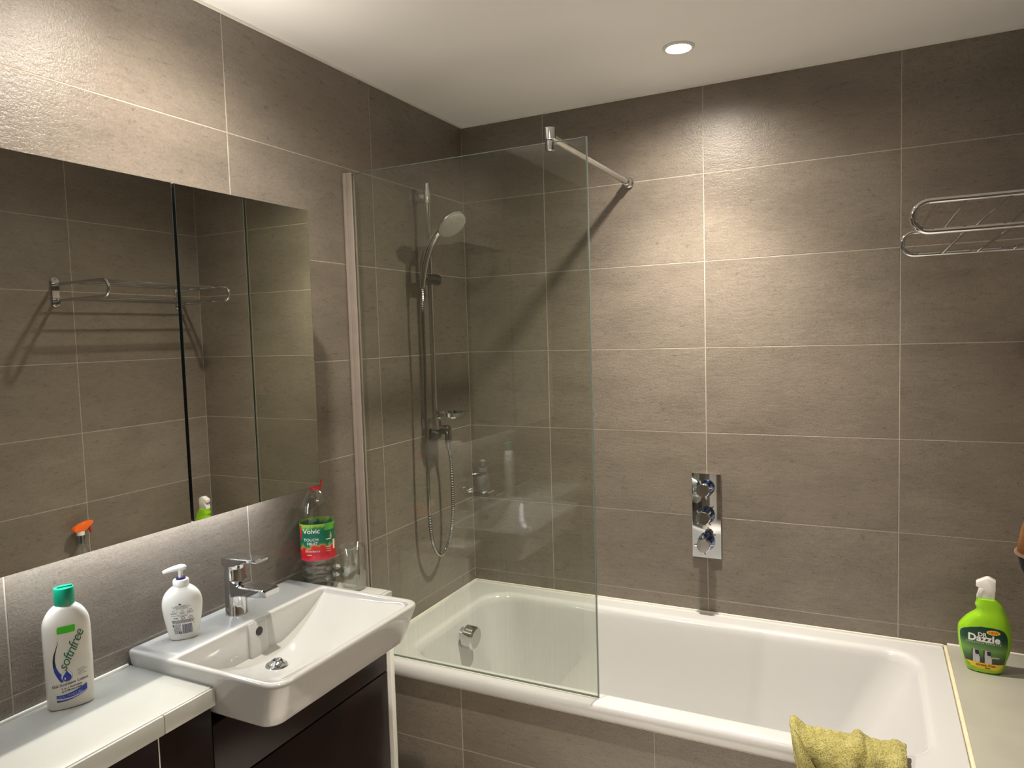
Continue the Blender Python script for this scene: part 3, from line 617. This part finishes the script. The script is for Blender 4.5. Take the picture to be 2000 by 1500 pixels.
while u < 0.0180:
    w = rnd.uniform(0.0003, 0.0011); p.rect(u, u+w, 0.0155, 0.0375, 'slate', n=1); u += w+rnd.uniform(0.0003, 0.0008)
p.rect(-0.0012, 0.0175, 0.0235, 0.0250, 'lilac', 0.0005); p.rect(0.0225, 0.0232, 0.036, 0.0400, 'slate', n=1)
p.build(sp)

# ------------------------------------------------------------------ water bottle and tumbler
vx, vy = 0.060, -1.002
wbt = empty('water_bottle', (vx, vy, 0.857), face_cam(vx, vy, 0), 'clear plastic water bottle with green and red label by the wall', 'bottle')
pf = [(0.001, 0.004), (0.030, 0.001), (0.040, 0.0), (0.0455, 0.006), (0.0475, 0.014), (0.0478, 0.028), (0.0455, 0.034), (0.0478, 0.040), (0.0480, 0.052), (0.0455, 0.058), (0.0478, 0.065), (0.0480, 0.078), (0.0462, 0.084), (0.0478, 0.090), (0.0478, 0.196), (0.0470, 0.205), (0.0482, 0.212), (0.0470, 0.225), (0.0430, 0.242), (0.0360, 0.258), (0.0270, 0.272), (0.0190, 0.282), (0.0150, 0.288), (0.0140, 0.296)]
obj('bottle_shell', lathe(pf, 56, n=2.5, cap1=False), PET, wbt, 60)
wp = [(r*0.965 if z > 0.004 else r*0.9, max(z, 0.003)) for r, z in pf if z < 0.080] + [(0.0462, 0.0735)]
wp.sort(key=lambda a: a[1]); wp = [a for a in wp if a[1] < 0.0736]
obj('water', lathe(wp, 56, n=2.5), WATERM, wbt, 60, label='clear water filling the lower quarter')
# printed sleeve: green upper part, red lower part with fruit
m, nt, b = new_mat('bottle_label'); v = coords(nt); sx = N(nt, 'ShaderNodeSeparateXYZ'); nt.links.new(v, sx.inputs[0])
n1 = noise(nt, coords(nt, (1, 1, 0.5)), 42, 3); ml = N(nt, 'ShaderNodeMath', operation='MULTIPLY_ADD'); ml.inputs[1].default_value = 0.05; nt.links.new(n1, ml.inputs[0]); nt.links.new(sx.outputs[2], ml.inputs[2])
mr = N(nt, 'ShaderNodeMapRange'); mr.inputs['From Min'].default_value = 0.118; mr.inputs['From Max'].default_value = 0.218; nt.links.new(ml.outputs[0], mr.inputs['Value'])
c1 = ramp(nt, mr.outputs[0], [(0.0, (0.75, 0.05, 0.09)), (0.13, (0.60, 0.012, 0.02)), (0.36, (0.66, 0.03, 0.02)), (0.40, (0.60, 0.30, 0.10)), (0.43, (0.06, 0.30, 0.06)), (0.47, (0.008, 0.16, 0.08)), (0.78, (0.004, 0.14, 0.085)), (0.90, (0.03, 0.22, 0.07)), (0.97, (0.30, 0.50, 0.06))])
n2 = noise(nt, coords(nt, (1, 1, 0.7)), 70, 2); c2 = ramp(nt, n2, [(0.60, (0, 0, 0)), (0.68, (1, 1, 1))]); n3 = ramp(nt, noise(nt, v, 30, 2), [(0.4, (0.55, 0.35, 0.12)), (0.6, (0.22, 0.42, 0.10))])
mk = N(nt, 'ShaderNodeMapRange'); mk.inputs['From Min'].default_value = 0.0; mk.inputs['From Max'].default_value = 0.012; nt.links.new(sx.outputs[0], mk.inputs['Value'])
k = N(nt, 'ShaderNodeMath', operation='MULTIPLY'); nt.links.new(c2, k.inputs[0]); nt.links.new(mk.outputs[0], k.inputs[1])
nt.links.new(mix2(nt, k.outputs[0], c1, n3), b.inputs['Base Color']); b.inputs['Roughness'].default_value = 0.3
lbl = obj('label_sleeve', lathe([(0.0482, 0.092), (0.0484, 0.096), (0.0484, 0.190), (0.0482, 0.195)], 56, n=2.5, cap0=False, cap1=False), m, wbt, 60, label='printed green and red paper label')
tbw = [(0.09, 0, 0.0485, 0.0485), (0.20, 0, 0.0485, 0.0485)]; p = Print(surf_of(tbw, 2.5))
p.rect(-0.0465, -0.0425, 0.150, 0.190, 'red', n=3); p.text('Volvic', -0.0165, 0.1755, 0.0185, 'white', offset=0.0002, space=1.0); p.text('TOUCH', -0.0180, 0.1515, 0.0112, 'white', offset=0.0001, space=1.0); p.text('FRUIT', -0.0150, 0.1405, 0.0112, 'white', offset=0.0001, space=1.0)
p.text('Strawberry', -0.0160, 0.1195, 0.0090, 'white', shear=0.3, ang=-2); p.rect(-0.030, -0.018, 0.1085, 0.1098, 'white')
p.rows([(0.176, 0.018, 0.044), (0.183, 0.019, 0.044), (0.194, 0.024, 0.044)], 'leaf'); p.rect(0.022, 0.036, 0.149, 0.1515, 'white'); p.rect(0.0405, 0.0452, 0.118, 0.145, 'white', n=2)
for i in range(3): p.rect(0.022, 0.034, 0.128-i*0.006, 0.1292-i*0.006, 'white')
p.build(lbl)
cp = obj('cap', lathe([(0.001, 0.286), (0.0165, 0.286), (0.017, 0.288), (0.017, 0.2935), (0.014, 0.296), (0.001, 0.2965)], 32), REDP, wbt, label='red sports cap')
obj('flip_lid', xform(bx(-0.010, 0.010, -0.0025, 0.0025, 0, 0.020, bev=0.002), Matrix.Translation((0.0145, 0, 0.291)) @ Matrix.Rotation(R(90), 4, 'Z') @ Matrix.Rotation(R(8), 4, 'X')), REDP, cp)
tg = empty('glass_tumbler', (0.158, -0.972, 0.857), 0, 'clear straight glass tumbler beside the water bottle', 'tumbler')
obj('glass_body', lathe([(0.001, 0.0005), (0.0330, 0.0005), (0.0350, 0.0025), (0.0358, 0.06), (0.0365, 0.1232), (0.0356, 0.1240), (0.0347, 0.1232), (0.0340, 0.06), (0.0330, 0.014), (0.030, 0.011), (0.001, 0.0095)], 48), TUMBLER, tg, 60)

# ------------------------------------------------------------------ spray bottles on the ledge
gx, gy = 1.772, -0.150
gs = empty('spray_bottle', (gx, gy, 0.555), face_cam(gx, gy, 1), 'lime green trigger spray bottle on the cream ledge', 'spray bottle')
def row(y, a, b_, dep): u0, u1 = (a-400)*0.000213, (b_-400)*0.000213; return ((1420-y)*0.275/1310, (u0+u1)/2, (u1-u0)/2, dep)
tb = dense([row(1420, 240, 560, 0.022), row(1405, 205, 592, 0.027), row(1360, 182, 622, 0.030), row(1250, 146, 652, 0.032), row(1100, 106, 690, 0.033), row(950, 90, 708, 0.033), row(850, 90, 705, 0.0325), row(790, 108, 697, 0.032), row(700, 172, 680, 0.030), row(640, 232, 660, 0.028), row(595, 285, 642, 0.026), row(550, 300, 625, 0.0245), row(500, 284, 605, 0.0235), row(450, 298, 572, 0.0225), row(405, 303, 535, 0.021), row(398, 306, 525, 0.019)], 5)
obj('bottle_body', bottle(tb, 2.6), LIME, gs, 50)
uz = lambda x, y: ((x-400)*0.000213, (1420-y)*0.275/1310)
sh_ = obj('spray_head', prism([uz(*q) for q in ((308, 402), (300, 390), (345, 262), (338, 250), (300, 248), (300, 180), (405, 116), (440, 110), (520, 150), (515, 250), (512, 402))], -0.0135, 0.0135, 0.0022), WHITEP, gs, 30, label='white trigger spray head')
obj('trigger', prism([uz(*q) for q in ((300, 392), (318, 330), (342, 255), (378, 262), (385, 275), (352, 395))], -0.0145, -0.0080, 0.001), WHITEP, sh_, 30)
obj('nozzle', prism([uz(*q) for q in ((294, 246), (294, 184), (306, 176), (312, 246))], -0.009, 0.009, 0.0012), WHITEP, sh_, 30)
# label print
m, nt, b = new_mat('cleaner_label'); v = coords(nt); sx = N(nt, 'ShaderNodeSeparateXYZ'); nt.links.new(v, sx.inputs[0])
n1 = noise(nt, coords(nt, (1, 1, 2.5)), 25, 3); ml = N(nt, 'ShaderNodeMath', operation='MULTIPLY_ADD'); ml.inputs[1].default_value = 0.02; nt.links.new(n1, ml.inputs[0]); nt.links.new(sx.outputs[2], ml.inputs[2])
mr = N(nt, 'ShaderNodeMapRange'); mr.inputs['From Min'].default_value = 0.03; mr.inputs['From Max'].default_value = 0.15; nt.links.new(ml.outputs[0], mr.inputs['Value'])
nt.links.new(ramp(nt, mr.outputs[0], [(0.0, (0.02, 0.02, 0.02)), (0.16, (0.05, 0.05, 0.05)), (0.24, (0.04, 0.12, 0.03)), (0.42, (0.16, 0.32, 0.07)), (0.56, (0.07, 0.20, 0.05)), (0.70, (0.006, 0.06, 0.03)), (1.0, (0.003, 0.04, 0.03))]), b.inputs['Base Color']); b.inputs['Roughness'].default_value = 0.3
p = Print(surf_of(tb, 2.6))
def rowsyx(rs): return [((1420-y)*0.275/1310, (a-400)*0.000213, (b_-400)*0.000213) for y, a, b_ in rs]
p.rows(rowsyx([(1350, 330, 540), (1325, 240, 590), (1265, 180, 622), (1180, 158, 636), (1100, 142, 648), (1000, 124, 660), (900, 118, 655), (860, 124, 648), (825, 160, 632), (795, 230, 610), (775, 310, 570), (763, 360, 500)]), m, 20, 0.0007)
p.rows(rowsyx([(1352, 330, 540), (1328, 250, 588), (1268, 195, 618), (1264, 190, 618)]), 'yellow', 20, 0.0010)
p.text('streak-free', *uz(415, 1293), 0.0105, 'dark_red', d=0.0013, offset=0.0003); p.text('finish', *uz(440, 1331), 0.0062, 'navy', d=0.0013, offset=0.0002)
p.ellipse(*uz(497, 826), 0.0165, 0.0068, 'yellow', 0.0010); p.text('NEW', *uz(497, 826), 0.0105, 'red', d=0.0013, offset=0.0003)
p.text('DR', *uz(372, 872), 0.0155, 'white', d=0.0012, offset=0.0004); p.text('Dazzle', *uz(391, 925), 0.0272, 'white', d=0.0012, offset=0.0010, space=1.06)
p.text('LIMESCALE REMOVER', *uz(391, 986), 0.0072, 'pale_grey', d=0.0012, space=1.28)
for x0 in (270, 405):                                   # pictured taps
    p.rows(rowsyx([(1265, x0, x0+75), (1180, x0, x0+80), (1178, x0-3, x0+70), (1085, x0, x0+55)]), 'silver', 4, 0.0010); p.rows(rowsyx([(1255, x0+38, x0+80), (1200, x0+35, x0+78)]), 'pale_grey', 3, 0.0013)
    p.rows(rowsyx([(1150, x0+28, x0+70), (1090, x0+20, x0+62)]), 'navy', 3, 0.0013); p.rows(rowsyx([(1265, x0-14, x0-2), (1085, x0-16, x0-4)]), 'navy', 2, 0.0010); p.rows(rowsyx([(1085, x0, x0+40), (1050, x0+45, x0+75)]), 'grey', 3, 0.0010)
p.rows(rowsyx([(1180, 480, 560), (1165, 480, 572)]), 'silver', 3, 0.0010)
p.build(gs)
# clear bottle with orange head, seen only in the mirror
os_ = empty('spray_bottle', (1.866, -0.705, 0.555), R(90), 'clear spray bottle with orange trigger head reflected in the left mirror', 'spray bottle')
tb = dense([(0.0, 0, 0.030, 0.020), (0.004, 0, 0.036, 0.025), (0.06, 0, 0.038, 0.026), (0.12, 0, 0.037, 0.026), (0.15, 0, 0.028, 0.022), (0.17, 0, 0.018, 0.017), (0.19, 0, 0.0155, 0.0155), (0.225, 0, 0.0145, 0.0145)], 4)
obj('bottle_body', bottle(tb, 2.3), PET, os_, 50)
p = Print(surf_of(tb, 2.3)); p.rect(-0.010, 0.010, 0.180, 0.212, 'navy'); p.rect(-0.007, 0.007, 0.186, 0.206, 'pale_grey', 0.0006); p.rect(-0.028, 0.028, 0.03, 0.13, 'white'); p.build(os_)
nk = obj('neck_collar', lathe([(0.001, 0.222), (0.0150, 0.222), (0.0155, 0.226), (0.0155, 0.238), (0.001, 0.239)], 24), WHITEP, os_)
oh = obj('spray_head', prism([(-0.034, 0.249), (-0.026, 0.259), (0.0, 0.271), (0.03, 0.275), (0.05, 0.275), (0.052, 0.262), (0.034, 0.257), (0.020, 0.247), (0.014, 0.237), (-0.014, 0.237), (-0.030, 0.241)], -0.013, 0.013, 0.003), ORANGE, os_, 30, label='bright orange trigger head')
obj('trigger', prism([(0.026, 0.258), (0.036, 0.258), (0.046, 0.232), (0.043, 0.222), (0.036, 0.240)], -0.006, 0.006, 0.001), REDP, oh, 30)

# ------------------------------------------------------------------ cloth on the bath rim
m, nt, b = new_mat('terry_cloth'); v = coords(nt); n1 = noise(nt, v, 300, 2, 0.7); n2 = noise(nt, v, 25, 3)
c = mix2(nt, 0.6, ramp(nt, n2, [(0.3, (0.42, 0.37, 0.12)), (0.7, (0.56, 0.51, 0.20))]), ramp(nt, n1, [(0.35, (0.3, 0.3, 0.25)), (0.62, (1.3, 1.3, 1.2))]), 'MULTIPLY')
nt.links.new(c, b.inputs['Base Color']); b.inputs['Roughness'].default_value = 0.95; bump(nt, b, n1, 1.0, 0.004); TERRY = m
ct = empty('cleaning_cloth', (1.43, -0.755, 0.5), 0, 'yellow-green terry cloth draped over the front bath rim', 'cloth')
def over_rim(s):
    """distance s along the drape -> (y, z): inner side of rim, over the top, down the front"""
    path = [(0.0, -0.688, 0.545), (0.022, -0.703, 0.561), (0.07, -0.745, 0.563), (0.095, -0.771, 0.553), (0.115, -0.782, 0.535), (0.20, -0.790, 0.45), (0.32, -0.792, 0.33)]
    for a, e in zip(path, path[1:]):
        if s <= e[0]: t = (s-a[0])/(e[0]-a[0]); return a[1]+(e[1]-a[1])*t, a[2]+(e[2]-a[2])*t
    return path[-1][1:]
bm = bmesh.new(); NU, NV = 60, 46; G = []
for i in range(NU+1):
    u = i/NU; rw = []
    for j in range(NV+1):
        v_ = j/NV; s0 = 0.012+0.008*math.sin(u*9)+0.012*(u > 0.8)*(u-0.8)*5
        s = s0+(0.26-s0)*v_; y, z = over_rim(s)
        x = 1.300+0.250*u+0.055*max(0, v_-0.15)*(1-u)**2.2 - 0.03*max(0, v_-0.3)*u
        fold = 0.010*math.sin(u*13+v_*3.2)*min(1, v_*2.2)+0.007*math.sin(u*29+1.0-v_*5)*min(1, v_*3)
        lift = 0.016*math.exp(-((u-0.60)/0.05)**2)+0.010*math.exp(-((u-0.93)/0.06)**2)+0.020*math.exp(-((u-0.02)/0.06)**2)*(1-v_)+0.006
        y -= max(0, 0.012+fold)*min(1, v_*1.6); z += lift*(1-min(1, v_*1.5))+0.004+0.0022*math.sin(u*57+v_*31)*math.sin(v_*43-u*19)
        rw.append(bm.verts.new((x, y, z)))
    G.append(rw)
for i in range(NU):
    for j in range(NV): bm.faces.new((G[i][j], G[i+1][j], G[i+1][j+1], G[i][j+1]))
co = loc(obj('cloth_sheet', bm, TERRY, ct, 180), ct)
md = co.modifiers.new('thickness', 'SOLIDIFY'); md.thickness = 0.006; md.offset = 1
bm = bmesh.new(); G = []                                   # turned-back flap on the near corner
for i in range(25):
    u = i/24; rw = []
    for j in range(13):
        v_ = j/12; s = 0.075+0.16*u; y, z = over_rim(s); x = 1.303+0.055*u+(0.075*u)*v_*0.8+0.012*v_
        rw.append(bm.verts.new((x, y-0.016-0.020*math.sin(v_*math.pi)*min(1, u*3)-0.012*u, z+0.022*(1-u)+0.010*math.sin(v_*2.5))))
    G.append(rw)
for i in range(24):
    for j in range(12): bm.faces.new((G[i][j], G[i+1][j], G[i+1][j+1], G[i][j+1]))
fo = loc(obj('corner_flap', bm, TERRY, ct, 180), ct); md = fo.modifiers.new('thickness', 'SOLIDIFY'); md.thickness = 0.006

# ------------------------------------------------------------------ brown bag at the right edge
bg = empty('hanging_bag', (1.76, -1.6, 1.2), 0, 'brown fuzzy bag with dark lower half at the right edge', 'bag')
prof = [(1.225, 0.075), (1.24, 0.105), (1.262, 0.126), (1.285, 0.137), (1.303, 0.141)]
prof2 = [(1.303, 0.141), (1.312, 0.140), (1.330, 0.136), (1.36, 0.125), (1.40, 0.108), (1.45, 0.085), (1.49, 0.06)]
def bag(pr_, cx=1.760): return loft([[(cx+a*math.cos(t), -1.6+0.045*(a/0.141)*math.sin(t)+0.004*math.sin(5*t+z*60), z+0.004*math.sin(3*t)) for t in [2*math.pi*i/48 for i in range(48)]] for z, a in pr_])
loc(obj('upper_half', bag(prof2), BROWN, bg), bg)
loc(obj('lower_half', bag(prof), DBROWN, bg), bg)
rim = [(1.760+0.1415*math.cos(t), -1.6+0.046*math.sin(t)+0.004*math.sin(5*t+78), 1.303+0.004*math.sin(3*t)) for t in [2*math.pi*i/60 for i in range(61)]]
loc(obj('seam_piping', tube(rim, 0.002, 8), plain('pink_piping', (0.45, 0.27, 0.2), 0.8), bg), bg)
loc(obj('strap', tube(smooth_path([(1.73, -1.6, 1.485), (1.76, -1.6, 1.58), (1.83, -1.6, 1.655), (1.86, -1.6, 1.66)], 5)+[Vector((1.866, -1.6, 1.655))], 0.006, 10), DBROWN, bg), bg)
hk = empty('wall_hook', (W, -1.6, 1.65), 0, 'chrome hook on the right wall holding the bag', 'hook')
hb_ = obj('hook_rod', tube([(-0.001, 0, 0), (-0.03, 0, 0), (-0.045, 0, 0.004), (-0.052, 0, 0.018)], 0.005, 12), CHROME, hk)
obj('hook_plate', cyl((-0.0005, 0, 0), (-0.008, 0, 0), 0.02, 24, ch=0.002), CHROME, hk)
